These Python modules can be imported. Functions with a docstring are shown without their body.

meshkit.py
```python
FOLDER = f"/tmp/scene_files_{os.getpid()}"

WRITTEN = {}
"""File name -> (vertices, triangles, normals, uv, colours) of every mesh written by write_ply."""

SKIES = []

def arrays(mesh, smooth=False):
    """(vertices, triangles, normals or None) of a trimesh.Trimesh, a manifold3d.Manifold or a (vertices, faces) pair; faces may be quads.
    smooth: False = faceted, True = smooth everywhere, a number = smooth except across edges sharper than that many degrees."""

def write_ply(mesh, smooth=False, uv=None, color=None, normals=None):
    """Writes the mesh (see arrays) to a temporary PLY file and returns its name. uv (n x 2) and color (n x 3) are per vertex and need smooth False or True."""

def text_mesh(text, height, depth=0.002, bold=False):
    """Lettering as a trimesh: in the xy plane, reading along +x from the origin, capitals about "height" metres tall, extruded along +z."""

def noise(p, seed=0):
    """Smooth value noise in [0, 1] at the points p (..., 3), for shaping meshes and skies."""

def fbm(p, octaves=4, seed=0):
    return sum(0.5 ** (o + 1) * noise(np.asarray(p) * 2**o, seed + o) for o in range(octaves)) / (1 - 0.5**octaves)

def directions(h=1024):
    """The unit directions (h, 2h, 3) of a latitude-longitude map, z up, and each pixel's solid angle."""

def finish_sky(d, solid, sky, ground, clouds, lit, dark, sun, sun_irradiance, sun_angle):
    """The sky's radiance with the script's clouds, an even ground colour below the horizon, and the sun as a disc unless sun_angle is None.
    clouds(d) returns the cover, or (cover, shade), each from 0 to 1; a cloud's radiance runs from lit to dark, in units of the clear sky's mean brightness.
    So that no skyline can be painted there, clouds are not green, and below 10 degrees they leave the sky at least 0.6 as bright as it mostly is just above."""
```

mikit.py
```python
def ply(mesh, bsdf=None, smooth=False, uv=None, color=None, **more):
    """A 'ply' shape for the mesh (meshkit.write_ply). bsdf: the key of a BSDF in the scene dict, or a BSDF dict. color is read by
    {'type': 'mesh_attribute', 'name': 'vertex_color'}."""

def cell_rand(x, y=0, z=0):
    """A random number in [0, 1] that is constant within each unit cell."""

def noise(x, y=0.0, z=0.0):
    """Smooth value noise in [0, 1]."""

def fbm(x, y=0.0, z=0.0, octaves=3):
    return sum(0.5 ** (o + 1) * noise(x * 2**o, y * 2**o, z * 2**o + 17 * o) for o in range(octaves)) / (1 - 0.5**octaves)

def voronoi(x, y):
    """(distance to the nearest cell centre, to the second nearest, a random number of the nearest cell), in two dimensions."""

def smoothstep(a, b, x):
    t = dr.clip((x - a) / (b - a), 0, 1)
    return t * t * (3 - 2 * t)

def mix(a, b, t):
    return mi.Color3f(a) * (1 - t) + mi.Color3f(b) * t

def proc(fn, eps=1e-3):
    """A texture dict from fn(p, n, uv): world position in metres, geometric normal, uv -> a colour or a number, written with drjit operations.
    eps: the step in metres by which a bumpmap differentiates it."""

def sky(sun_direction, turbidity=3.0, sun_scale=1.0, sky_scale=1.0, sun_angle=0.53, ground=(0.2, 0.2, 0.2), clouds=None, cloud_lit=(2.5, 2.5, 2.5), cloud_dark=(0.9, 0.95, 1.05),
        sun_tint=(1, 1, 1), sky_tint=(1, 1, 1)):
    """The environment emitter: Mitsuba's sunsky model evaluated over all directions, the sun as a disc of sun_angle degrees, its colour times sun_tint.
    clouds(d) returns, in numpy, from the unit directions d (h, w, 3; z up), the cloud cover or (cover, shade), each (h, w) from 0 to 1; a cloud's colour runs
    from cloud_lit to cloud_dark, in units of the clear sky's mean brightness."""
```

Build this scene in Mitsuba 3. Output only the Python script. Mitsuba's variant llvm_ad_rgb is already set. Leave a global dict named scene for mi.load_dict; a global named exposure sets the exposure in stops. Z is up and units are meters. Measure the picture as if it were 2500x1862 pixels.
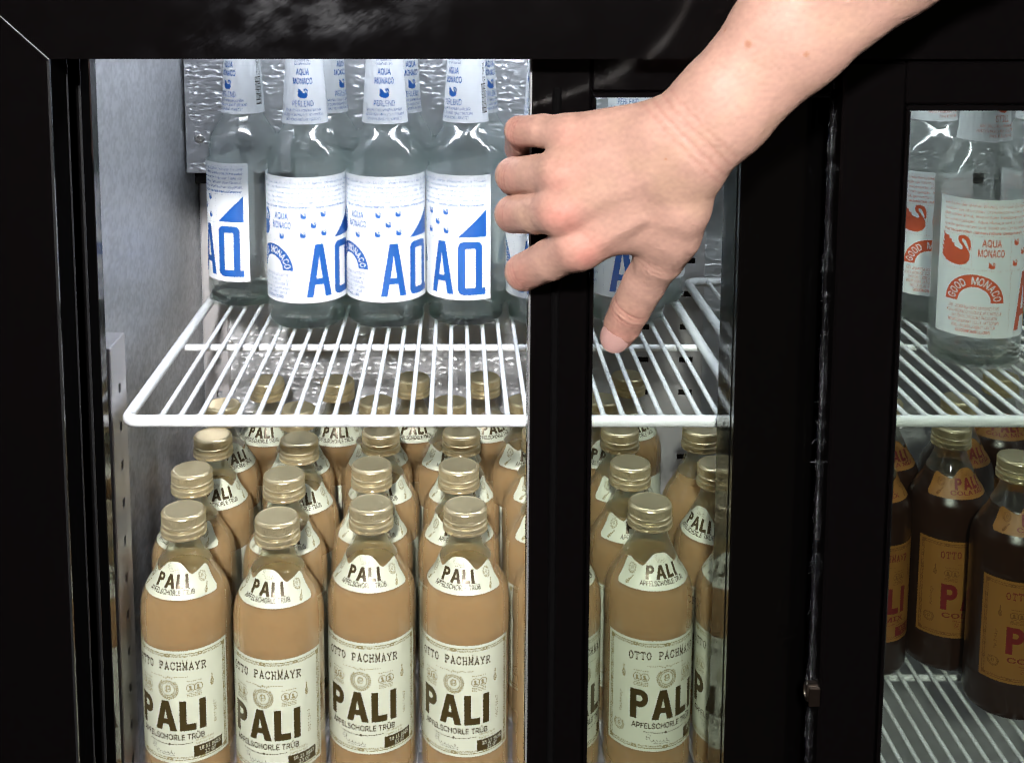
import math, random
import numpy as np, trimesh, drjit as dr, mitsuba as mi, manifold3d as m3
import shapely, shapely.geometry as sg
import mikit, meshkit
from mikit import noise, fbm, smoothstep, mix, proc

random.seed(7); rng = np.random.default_rng(7)
T = mi.ScalarTransform4f
scene, labels = {}, {}

# ---------------------------------------------------------------- camera, light, exposure
PIT = 0.1209
EYE = np.array([0.0, -0.6926, 0.545])
scene['camera'] = {'type': 'perspective', 'fov': 2 * math.degrees(math.atan(1250 / 2850)), 'fov_axis': 'x',
                   'principal_point_offset_x': 0.5 - 1116.8 / 2500, 'principal_point_offset_y': 0.5 - 235.7 / 1862,
                   'near_clip': 0.02, 'far_clip': 20.0,
                   'to_world': T().look_at(origin=EYE.tolist(), target=(EYE + [0, math.cos(PIT), -math.sin(PIT)]).tolist(), up=[0, 0, 1])}
exposure = 0.0
FLASH = 2550.0      # radiance of the photographer's flash above and behind the lens
TUBE = 31.0         # radiance of the light tube inside the fridge
scene['flash'] = {'type': 'ply'}      # filled in below
scene['room_light'] = {'type': 'constant', 'radiance': {'type': 'rgb', 'value': [0.016, 0.0125, 0.0105]}}


# ---------------------------------------------------------------- helpers
def numbered(name):
    if not any(k == name or k.startswith(name + '__') for k in scene): return name
    i = 1
    while any(k == f'{name}_{i:03d}' or k.startswith(f'{name}_{i:03d}__') for k in scene): i += 1
    return f'{name}_{i:03d}'

_pending = {}
def new_key(name):
    """like numbered(), for a thing whose parts follow"""
    n = _pending.get(name, 0); _pending[name] = n + 1
    return name if n == 0 else f'{name}_{n:03d}'

def put(key, shape, to_world=None):
    k = numbered(key)
    scene[k] = {**shape, 'to_world': to_world} if to_world is not None else dict(shape)
    return k

def tag(key, label, category=None, group=None, kind=None):
    labels[key] = {'label': label}
    if category: labels[key]['category'] = category
    if group: labels[key]['group'] = group
    if kind: labels[key]['kind'] = kind

def box(x0, x1, y0, y1, z0, z1, ch=0.0006):
    """a box with chamfered edges"""
    lo, hi = np.array([x0, y0, z0], float), np.array([x1, y1, z1], float)
    ch = min(ch, 0.3 * (hi - lo).min())
    pts = []
    for sx in (0, 1):
        for sy in (0, 1):
            for sz in (0, 1):
                c = np.where([sx, sy, sz], hi, lo); d = np.where([sx, sy, sz], -1, 1) * ch
                for a in range(3):
                    p = c + d; p[a] = c[a]; pts.append(p)
    h = trimesh.convex.convex_hull(np.array(pts))
    return np.array(h.vertices), np.array(h.faces)

def cat(*ms):
    vs, fs, n = [], [], 0
    for v, f in ms:
        v, f = np.asarray(v, float), np.asarray(f, int)
        if len(v) == 0: continue
        if f.shape[1] == 4: f = np.vstack([f[:, [0, 1, 2]], f[:, [0, 2, 3]]])
        vs.append(v); fs.append(f + n); n += len(v)
    return np.vstack(vs), np.vstack(fs)

def mani(m):
    v, f = m
    return m3.Manifold(m3.Mesh(np.asarray(v, np.float32), np.asarray(f, np.uint32)))

def tube(points, r, sides=12, caps=True):
    """a round bar along a polyline, rounded at both ends"""
    p = np.asarray(points, float); rr = np.broadcast_to(np.asarray(r, float), (len(p),)).copy()
    if caps:
        d0, d1 = p[0] - p[1], p[-1] - p[-2]; d0 /= np.linalg.norm(d0); d1 /= np.linalg.norm(d1)
        a = np.array([1.0, .8, .45]); b = np.array([.05, .6, .9])
        p = np.vstack([p[0] + d0 * rr[0] * a[:, None], p, p[-1] + d1 * rr[-1] * a[::-1, None]])
        rr = np.concatenate([rr[0] * b, rr, rr[-1] * b[::-1]])
    t = np.gradient(p, axis=0); t /= np.linalg.norm(t, axis=1, keepdims=True)
    up = np.array([0, 0, 1.0]) if abs(t[len(t) // 2][2]) < .9 else np.array([1.0, 0, 0])
    A = np.cross(t, up); A /= np.linalg.norm(A, axis=1, keepdims=True); B = np.cross(t, A)
    an = np.arange(sides) * 2 * np.pi / sides
    v = (p[:, None] + rr[:, None, None] * (np.cos(an)[None, :, None] * A[:, None] + np.sin(an)[None, :, None] * B[:, None])).reshape(-1, 3)
    i, j = np.meshgrid(np.arange(len(p) - 1), np.arange(sides), indexing='ij')
    q = np.stack([i * sides + j, i * sides + (j + 1) % sides, (i + 1) * sides + (j + 1) % sides, (i + 1) * sides + j], -1).reshape(-1, 4)
    n = len(v); v = np.vstack([v, p[0], p[-1]])
    f = np.vstack([q[:, [0, 1, 2]], q[:, [0, 2, 3]]])
    j = np.arange(sides); L = (len(p) - 1) * sides
    f = np.vstack([f, np.stack([j * 0 + n, (j + 1) % sides, j], 1), np.stack([j * 0 + n + 1, L + j, L + (j + 1) % sides], 1)])
    return v, f

def lathe(prof, n=96, mod=None):
    """revolve (r, z) in millimetres about z; r = 0 at an end closes it. Normals point right of the direction of travel upward: outwards"""
    prof = np.asarray(prof, float) / 1000
    an = np.arange(n) * 2 * np.pi / n
    R = np.repeat(prof[:, :1], n, 1)
    if mod is not None: R = R + mod(prof * 1000, an) / 1000
    v = np.stack([R * np.cos(an), R * np.sin(an), np.repeat(prof[:, 1:], n, 1)], -1).reshape(-1, 3)
    i, j = np.meshgrid(np.arange(len(prof) - 1), np.arange(n), indexing='ij')
    q = np.stack([i * n + j, i * n + (j + 1) % n, (i + 1) * n + (j + 1) % n, (i + 1) * n + j], -1).reshape(-1, 4)
    f = np.vstack([q[:, [0, 1, 2]], q[:, [0, 2, 3]]])
    a = np.linalg.norm(np.cross(v[f[:, 1]] - v[f[:, 0]], v[f[:, 2]] - v[f[:, 0]]), axis=1)
    return v, f[a > 1e-14]

def spline(pts, step=1.5):
    """round off a coarse (r, z) profile with a monotone cubic"""
    from scipy.interpolate import PchipInterpolator
    p = np.asarray(pts, float); s = np.r_[0, np.cumsum(np.hypot(*np.diff(p, axis=0).T))]
    t = np.unique(np.r_[s, np.arange(0, s[-1], step)])
    return np.stack([PchipInterpolator(s, p[:, 0])(t), PchipInterpolator(s, p[:, 1])(t)], 1)

# --- flat print: 2-D meshes in millimetres (x to the right, y up), later wrapped round a bottle
def fine(v, f, edge=2.2):
    v3 = np.c_[v, np.zeros(len(v))]
    v3, f = trimesh.remesh.subdivide_to_size(v3, f, max_edge=edge, max_iter=14)
    return v3[:, :2], f

def poly2(g, edge=3.0, rows=None):
    # cut into narrow upright strips (and rows, on curved shoulders), so that the flat pieces follow the bottle
    out = []
    g = g.simplify(0.04)
    x0, y0, x1, y1 = g.bounds
    ys = [y0 - 1, y1 + 1] if rows is None else np.linspace(y0 - .01, y1 + .01, max(2, int((y1 - y0) / rows) + 2))
    xs = np.linspace(x0 - .01, x1 + .01, max(2, int((x1 - x0) / edge) + 2))
    cells = [sg.box(a, c, b, d) for a, b in zip(xs, xs[1:]) for c, d in zip(ys, ys[1:])]
    shapely.prepare(g)
    bits = [p for q in shapely.intersection(g, np.array(cells)) for p in getattr(q, 'geoms', [q])]
    for p in bits:
        if p.is_empty or p.geom_type != 'Polygon' or p.area < 1e-4: continue
        v, f = trimesh.creation.triangulate_polygon(p, engine='earcut')
        v = np.asarray(v); f = np.asarray(f)
        c = np.cross(v[f[:, 1]] - v[f[:, 0]], v[f[:, 2]] - v[f[:, 0]])
        f = np.where((c < 0)[:, None], f[:, ::-1], f)
        out.append((v, f))
    return cat2(*out)

def cat2(*ms):
    vs, fs, n = [], [], 0
    for v, f in ms:
        if len(v) == 0: continue
        vs.append(v); fs.append(np.asarray(f, int) + n); n += len(v)
    return (np.vstack(vs), np.vstack(fs)) if vs else (np.zeros((0, 2)), np.zeros((0, 3), int))

_texts = {}
def text2(s, h, width=None, bold=False, at=(0, 0), anchor='m', rot=0, slant=0.0):
    """lettering with capitals h mm tall; squeezed to width; anchor l/m/r on the baseline"""
    if (s, bold) not in _texts:
        m = meshkit.text_mesh(s, 1.0, depth=0.02, bold=bold)
        v, f = np.asarray(m.vertices), np.asarray(m.faces)
        keep = (v[f][:, :, 2] > 0.01).all(1); f = f[keep]
        u, inv = np.unique(f, return_inverse=True)
        v, f = v[u][:, :2], inv.reshape(-1, 3)
        c = np.cross(v[f[:, 1]] - v[f[:, 0]], v[f[:, 2]] - v[f[:, 0]])
        f = np.where((c < 0)[:, None], f[:, ::-1], f)
        _texts[(s, bold)] = (v - [v[:, 0].min(), 0], f)
    v, f = _texts[(s, bold)]
    v = v * h
    w = v[:, 0].max()
    if width: v = v * [width / w, 1]; w = width
    v = v - [{'l': 0, 'm': w / 2, 'r': w}[anchor], 0]
    if slant: v = v + np.stack([v[:, 1] * slant, 0 * v[:, 1]], 1)
    if rot:
        a = math.radians(rot); v = v @ np.array([[math.cos(a), math.sin(a)], [-math.sin(a), math.cos(a)]])
    v, f = v + at, f
    return fine(v, f, 4.0) if h > 4 else (v, f)

def moved(g, dx, dy, s=1.0):
    return shapely.affinity.translate(shapely.affinity.scale(g, s, s, origin=(0, 0)), dx, dy)
import shapely.affinity

def wrap(m, radius, lift, rref=None):
    """bend a flat print (x = arc length at rref, y = height) round the profile radius(z), all in mm; returns metres"""
    v, f = m
    r = radius(v[:, 1]) + lift
    th = v[:, 0] / rref - np.pi / 2
    return np.stack([r * np.cos(th), r * np.sin(th), v[:, 1]], 1) / 1000, f

def rect2(x0, x1, y0, y1, edge=2.2):
    nx, ny = max(1, int(math.ceil((x1 - x0) / edge))), max(1, int(math.ceil((y1 - y0) / edge)))
    X, Y = np.meshgrid(np.linspace(x0, x1, nx + 1), np.linspace(y0, y1, ny + 1))
    v = np.stack([X.ravel(), Y.ravel()], 1); i, j = np.meshgrid(np.arange(ny), np.arange(nx), indexing='ij'); a = i * (nx + 1) + j
    a = a.ravel()
    return v, np.vstack([np.stack([a, a + 1, a + nx + 2], 1), np.stack([a, a + nx + 2, a + nx + 1], 1)])

def band2(xs, lo, hi, rows=8):
    """a sheet between two curves lo(x) and hi(x)"""
    k = np.linspace(0, 1, rows + 1)
    Y = lo[None] * (1 - k[:, None]) + hi[None] * k[:, None]; X = np.repeat(xs[None], rows + 1, 0)
    n = len(xs); i, j = np.meshgrid(np.arange(rows), np.arange(n - 1), indexing='ij'); a = (i * n + j).ravel()
    return np.stack([X.ravel(), Y.ravel()], 1), np.vstack([np.stack([a, a + 1, a + n + 1], 1), np.stack([a, a + n + 1, a + n], 1)])

L_ = lambda *p: sg.LineString(p)
def stroke(lines, w): return shapely.union_all([l.buffer(w / 2, cap_style='flat', join_style='mitre') for l in lines])


# ---------------------------------------------------------------- materials (each defined once)
def rgb(*c): return {'type': 'rgb', 'value': list(c)}
def mat(key, d): scene[key] = d; return key
def two(d): return {'type': 'twosided', 'bsdf': d}

def black_fn(p, n, uv):
    # dried wipe marks on the gloss black frame, brightest left of the middle of the top bar
    x, z = p.x, p.z
    a = dr.exp(-dr.square((x + 0.088) / 0.034) - dr.square((z - 0.515) / 0.017))
    b = 0.75 * dr.exp(-dr.square((x + 0.040) / 0.030) - dr.square((z - 0.520) / 0.018))
    c = 0.55 * dr.exp(-dr.square((x + 0.132) / 0.02) - dr.square((z - 0.503 - 0.3 * (x + .132)) / 0.008))
    streak = fbm(x * 150 + z * 190, z * 1300 - x * 900, 2.0, 3)
    blot = fbm(x * 62 + 3, z * 90, 5.0, 4)
    m = (a + b + c) * smoothstep(0.30, 0.85, blot * 0.85 + (streak - .5) * 0.16 + .08) * (.8 + .4 * streak) * (p.y < -0.1)
    return m

def black_color(p, n, uv):
    m = black_fn(p, n, uv)
    s = smoothstep(0.975, 0.985, noise(p.x * 900, p.z * 900, p.y * 900)) * smoothstep(0.62, 0.75, noise(p.x * 60, p.z * 25, 9.0))
    return mix([0.0014, 0.0011, 0.0012], [0.10, 0.10, 0.135], dr.clip(0.07 * m + 0.5 * s, 0, 1))
def black_rough(p, n, uv): return 0.10 + 0.3 * dr.clip(black_fn(p, n, uv), 0, 1) + 0.05 * fbm(p.x * 90, p.z * 90, p.y * 90, 2)
mat('gloss_black', two({'type': 'principled', 'base_color': proc(black_color), 'roughness': proc(black_rough), 'specular': 0.5}))
mat('mirror_black', two({'type': 'principled', 'base_color': rgb(.003, .003, .0032), 'roughness': 0.07, 'specular': 0.5}))
mat('matt_black', two({'type': 'diffuse', 'reflectance': rgb(.0026, .0024, .0025)}))
mat('bare_edge', two({'type': 'principled', 'base_color': rgb(.30, .30, .30), 'roughness': 0.35, 'metallic': 0.6}))

def stucco(p, sc):
    # worm-like hammered relief: ridges of a warped noise
    wx = p.x + 0.003 * noise(p.x * 140, p.y * 140, p.z * 140); wz = p.z + 0.003 * noise(p.x * 140 + 9, p.y * 140, p.z * 140)
    a = noise(wx * sc, p.y * sc, wz * sc); b = noise(wx * sc * 1.9 + 5, p.y * sc * 1.9, wz * sc * 1.9 + 3)
    r = 1 - dr.abs(2 * a - 1)
    return dr.square(r) * 0.75 + 0.25 * b
def back_relief(p, n, uv): return stucco(p, 215.0)
def side_relief(p, n, uv):
    # small upright dashes pressed into the sheet
    a = noise(p.y * 280, p.z * 190, p.x * 100); b = noise(p.y * 520 + 4, p.z * 330, 3.0)
    return smoothstep(0.45, 0.9, a) * 0.8 + 0.2 * b
def zinc_color(p, n, uv):
    # crystals of the galvanising: small pale and dark flecks
    a = noise(p.x * 330 + p.y * 290, p.z * 400, p.x * 40 - p.y * 90); b = noise(p.x * 140 + p.y * 130, p.z * 190, 3.0)
    return mix([0.405, 0.415, 0.435], [0.52, 0.53, 0.56], smoothstep(0.15, 0.85, 0.65 * a + 0.35 * b))
def stucco_color(p, n, uv): return mix([0.58, 0.59, 0.61], [0.66, 0.67, 0.69], noise(p.x * 120, p.y * 120, p.z * 120))
mat('stucco_zinc', two({'type': 'bumpmap', 'arbitrary': {'type': 'proc', **{k: v for k, v in proc(back_relief, 4e-4).items() if k != 'type'}}, 'scale': 0.0014,
                        'bsdf': {'type': 'principled', 'base_color': proc(stucco_color), 'roughness': 0.33, 'metallic': 0.55, 'specular': 0.5}}))
mat('side_zinc', two({'type': 'bumpmap', 'arbitrary': {'type': 'proc', **{k: v for k, v in proc(side_relief, 3e-4).items() if k != 'type'}}, 'scale': 0.0012,
                      'bsdf': {'type': 'principled', 'base_color': proc(zinc_color), 'roughness': 0.36, 'metallic': 0.45, 'specular': 0.5}}))
mat('smooth_zinc', two({'type': 'principled', 'base_color': rgb(.58, .56, .57), 'roughness': 0.38, 'metallic': 0.55}))
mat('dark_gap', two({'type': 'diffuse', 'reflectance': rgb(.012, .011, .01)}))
mat('edge_line', two({'type': 'principled', 'base_color': rgb(.010, .010, .011), 'roughness': 0.4, 'metallic': 0.2}))
mat('steel', two({'type': 'principled', 'base_color': rgb(.55, .54, .52), 'roughness': 0.24, 'metallic': 0.82}))
mat('bronze_steel', two({'type': 'principled', 'base_color': rgb(.45, .36, .30), 'roughness': 0.2, 'metallic': 1.0}))
mat('white_wire', two({'type': 'roughplastic', 'diffuse_reflectance': rgb(.80, .82, .84), 'alpha': 0.16, 'int_ior': 1.5}))
mat('door_glass', {'type': 'thindielectric', 'int_ior': 1.5, 'specular_transmittance': rgb(.76, .79, .75)})
mat('brush_hair', two({'type': 'diffuse', 'reflectance': rgb(.30, .305, .32)}))

# bottle glass: clear surfaces round a wall of faintly green, absorbing glass, water inside
scene['green_tint'] = {'type': 'homogeneous', 'albedo': rgb(.02, .02, .02), 'sigma_t': rgb(1.0, .60, .78), 'scale': 15.0}
scene['pale_tint'] = {'type': 'homogeneous', 'albedo': rgb(.02, .02, .02), 'sigma_t': rgb(1.0, .76, 1.0), 'scale': 14.0}
mat('bottle_glass', {'type': 'thindielectric', 'int_ior': 1.55})
mat('base_glass', {'type': 'dielectric', 'int_ior': 1.5, 'ext_ior': 1.2})
mat('bottle_inside', {'type': 'thindielectric', 'int_ior': 1.16})
mat('neck_glass', {'type': 'thindielectric', 'int_ior': 1.6, 'specular_transmittance': rgb(.95, .965, .93)})

def juice_color(p, n, uv): return mix([0.285, 0.190, 0.094], [0.325, 0.219, 0.112], fbm(p.x * 30, p.y * 30, p.z * 45, 3))
mat('cloudy_juice', two({'type': 'roughplastic', 'diffuse_reflectance': proc(juice_color), 'alpha': 0.014, 'int_ior': 1.5}))
scene['juice_cloud'] = {'type': 'homogeneous', 'albedo': rgb(.79, .645, .40), 'sigma_t': 330.0}
mat('juice_glass', {'type': 'thindielectric', 'int_ior': 1.5})
mat('juice_core', two({'type': 'diffuse', 'reflectance': proc(juice_color)}))
mat('cola', two({'type': 'roughplastic', 'diffuse_reflectance': rgb(.020, .0085, .0055), 'alpha': 0.10, 'int_ior': 1.5}))
mat('green_glass', two({'type': 'roughplastic', 'diffuse_reflectance': rgb(.015, .06, .02), 'alpha': 0.05, 'int_ior': 1.5}))
mat('red_cap', two({'type': 'roughplastic', 'diffuse_reflectance': rgb(.16, .008, .008), 'alpha': 0.15, 'int_ior': 1.5}))

def paper(key, c, alpha=0.25):
    return mat(key, two({'type': 'roughplastic', 'diffuse_reflectance': rgb(*c), 'alpha': alpha, 'int_ior': 1.45}))
# the water labels are thin paper: some light comes through to the inside of the bottle
mat('white_paper', {'type': 'principledthin', 'base_color': rgb(.82, .845, .87), 'roughness': 0.5, 'diff_trans': 0.55, 'spec_trans': 0.0, 'eta': 1.4})
paper('cream_paper', (.555, .58, .455), 0.22); paper('ochre_paper', (.27, .118, .028), 0.25)
paper('blue_ink', (.017, .098, .37)); paper('red_ink', (.60, .10, .045)); paper('dark_red_ink', (.16, .016, .016)); paper('black_ink', (.02, .02, .02))
mat('bronze_ink', two({'type': 'principled', 'base_color': rgb(.062, .045, .017), 'roughness': 0.32, 'metallic': 0.35, 'specular': 0.5}))
mat('gold_ink', two({'type': 'principled', 'base_color': rgb(.27, .235, .11), 'roughness': 0.4, 'metallic': 0.3}))
mat('brown_ink', two({'type': 'diffuse', 'reflectance': rgb(.15, .06, .018)}))
def cap_color(p, n, uv): return mix([0.80, 0.68, 0.41], [0.90, 0.79, 0.51], fbm(p.x * 130, p.y * 130, p.z * 200, 3))
mat('gold_cap', two({'type': 'principled', 'base_color': proc(cap_color), 'roughness': 0.24, 'metallic': 0.82}))

# flash and light tube
fl = trimesh.creation.icosphere(subdivisions=2, radius=0.045); fl.apply_translation([-0.06, -1.30, 1.00])
scene['flash'] = mikit.ply(fl, None, smooth=True, emitter={'type': 'area', 'radiance': rgb(FLASH, FLASH * .985, FLASH * .96)})
tag('flash', 'small round camera flash above the lens', 'lamp', kind='structure')

# ---------------------------------------------------------------- the refrigerator
tag('refrigerator', 'black bar refrigerator with a mitred gloss frame, zinc interior and two sliding glass doors', 'refrigerator')
R = 'refrigerator__'
def part(name, mesh, m, smooth=False, label=None, kind=None):
    k = put(R + name, mikit.ply(mesh, m, smooth=smooth))
    if label or kind:
        labels[k] = {}
        if label: labels[k]['label'] = label
        if kind: labels[k]['kind'] = kind
    return k

ZB, ZT = -0.36, 0.60        # bottom and top of the cabinet
XL, XR = -0.2065, 0.575     # inner edges of the front frame
YF = -0.105                 # front of the frame
FZ = 0.4927                 # lower edge of the top bar
WL, WR, YB = -0.2325, 0.601, 0.340

def mitre_prism(pts, y0, y1):
    g = sg.Polygon(pts)
    m = trimesh.creation.extrude_polygon(g, y1 - y0, engine='earcut')
    v = np.asarray(m.vertices); return np.stack([v[:, 0], y0 + v[:, 2], v[:, 1]], 1), np.asarray(m.faces)[:, ::-1]
W = 0.13
g_ = 0.0002
part('top_frame', mitre_prism([(XL + g_, FZ), (XR - g_, FZ), (XR + W - g_, FZ + W * .925), (XL - W + g_, FZ + W * .925)], YF, YF + 0.03), 'gloss_black', label='gloss black top bar with pale wipe marks')
part('side_frame', mitre_prism([(XL - g_, FZ), (XL - W - g_, FZ + W * .925), (XL - W, ZB), (XL - g_, ZB)], YF + .0002, YF + 0.003), 'gloss_black')
part('side_frame', mitre_prism([(XR + g_, FZ), (XR + g_, ZB), (XR + W, ZB), (XR + W, FZ + W * .925)], YF + .0002, YF + 0.003), 'gloss_black')
part('frame_body', box(XL - W, XL - .0006, YF + .0032, YF + .0295, ZB, FZ + .02), 'matt_black')
part('frame_body', box(XR + .0006, XR + W, YF + .0032, YF + .0295, ZB, FZ + .02), 'matt_black')
# raw metal showing in the mitre joint
d = np.array([-W, W * .925]); nrm = np.array([d[1], -d[0]]) / np.hypot(*d) * 0.00022
c0, c1 = np.array([XL, FZ]), np.array([XL, FZ]) + d
part('mitre_seam', mitre_prism([c0 - nrm, c0 + nrm, c1 + nrm, c1 - nrm], YF - 0.0003, YF + 0.01), 'bare_edge', label='thin bare metal line in the mitre joint')

# left jamb: two door tracks, then a polished strip beside the opening
for sx, x in ((-1, XL), (1, XR)):
    for y0, y1, dx in ((-0.0775, -0.0745, 0.0005), (-0.0745, -0.0575, 0.007), (-0.0575, -0.0405, 0.0003)):
        xa = x + sx * dx
        part('jamb', box(min(xa, xa + sx * .02), max(xa, xa + sx * .02), y0, y1, ZB, FZ + .02, .0004), 'matt_black')
    for yy, dx in ((-0.0776, .0002), (-0.0576, .0), (YF + .0005, .0001)):
        xa = x + sx * dx
        part('jamb_edge', box(min(xa - sx * .0003, xa + sx * .001), max(xa - sx * .0003, xa + sx * .001), yy - .0006, yy, ZB, FZ - .001, .0001), 'edge_line')
    xa = x
    part('jamb_strip', box(min(xa, xa + sx * .02), max(xa, xa + sx * .02), -0.0402, -0.0285, ZB, FZ + .02, .0008), 'mirror_black', label='polished black strip at the side of the opening')
    xa = x + sx * .0075
    part('jamb', box(min(xa, xa + sx * .02), max(xa, xa + sx * .02), YF + .03, -0.0775, ZB, FZ + .02, .0004), 'matt_black')
part('head_jamb', box(XL, XR, YF + .03, -0.022, FZ + .012, FZ + .03), 'matt_black')
part('sill', box(XL, XR, YF + .002, -0.024, ZB, ZB + .06), 'gloss_black')

# walls
def sheet(a, b, c, d):
    return np.array([a, b, c, d], float), np.array([[0, 1, 2], [0, 2, 3]])
part('left_wall', box(WL - .01, WL, -0.022, YB, ZB, ZT, .0004), 'side_zinc', label='embossed zinc side wall')
part('right_wall', box(WR, WR + .01, -0.022, YB, ZB, ZT, .0004), 'side_zinc')
part('back_wall', box(WL, WR, YB, YB + .01, ZB, ZT, .0004), 'stucco_zinc', label='hammered zinc back wall')
part('ceiling', box(WL - .01, WR + .01, -0.075, YB + .01, ZT, ZT + .01, .0004), 'side_zinc')
part('floor', box(WL, WR, -0.022, YB, ZB - .01, ZB, .0004), 'side_zinc')
part('fascia', box(WL - .01, WR + .01, -0.04, -0.022, FZ + .031, ZT, .0004), 'matt_black')
part('cabinet', cat(box(-.5, WL - .011, YF + .03, YB + .03, ZB - .03, ZT + .03), box(WR + .011, .75, YF + .03, YB + .03, ZB - .03, ZT + .03), box(-.5, .75, YB + .011, YB + .03, ZB - .03, ZT + .03)), 'matt_black')
# evaporator cover hanging in front of the back wall
PZ = 0.3606
part('evaporator_cover', box(-0.2305, 0.45, 0.2856, 0.2892, PZ, ZT - .002, .0005), 'stucco_zinc', label='hammered zinc cover plate above the back wall')
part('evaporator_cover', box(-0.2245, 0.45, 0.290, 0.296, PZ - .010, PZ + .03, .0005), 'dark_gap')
def screw(x, y, z, r=.0042, axis='y'):
    m = trimesh.creation.icosphere(subdivisions=3, radius=1.0)
    v = np.asarray(m.vertices) * [r, r * .4, r]
    s = [mani((v, m.faces))] if True else None
    b = s[0]
    for w in ((.9, .22), (.22, .9)):
        b = b - mani(box(-r * w[0] * .7, r * w[0] * .7, -r, -r * .14, -r * w[1] * .7, r * w[1] * .7, 1e-5))
    mm = b.to_mesh(); vv, ff = np.array(mm.vert_properties[:, :3], float), np.array(mm.tri_verts)
    if axis == 'x': vv = np.stack([-vv[:, 1], vv[:, 0], vv[:, 2]], 1)
    return vv + [x, y, z], ff
put(R + 'evaporator_cover__screw', mikit.ply(screw(-0.2187, 0.2855, 0.3904), 'steel', smooth=30))
for x, z in ((-.2135, .302), (-.2075, .195)):
    part('screw', screw(x, .332, z), 'steel', smooth=30)

# slotted shelf standards
def standard(x0, x1, y0, y1, z0, z1, face, slots, w, h):
    """a folded channel with slots cut through one face"""
    m = mani(box(x0, x1, y0, y1, z0, z1, .0008))
    t = .0012
    if face == 'y': m = m - mani(box(x0 + t, x1 - t, y0 + t, y1 + .01, z0 - .01, z1 + .01, 1e-5))
    else: m = m - mani(box(x0 - .01, x1 - t, y0 + t, y1 - t, z0 - .01, z1 - t, 1e-5))
    for a, z in slots:
        if face == 'y': m = m - mani(box(a - w / 2, a + w / 2, y0 - .01, y0 + .005, z - h / 2, z + h / 2, 1e-5))
        else: m = m - mani(box(x1 - .005, x1 + .01, a - w / 2, a + w / 2, z - h / 2, z + h / 2, 1e-5))
    q = m.to_mesh(); return np.array(q.vert_properties[:, :3], float), np.array(q.tri_verts)
zs = np.arange(-0.34, 0.29, 0.0255)
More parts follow.
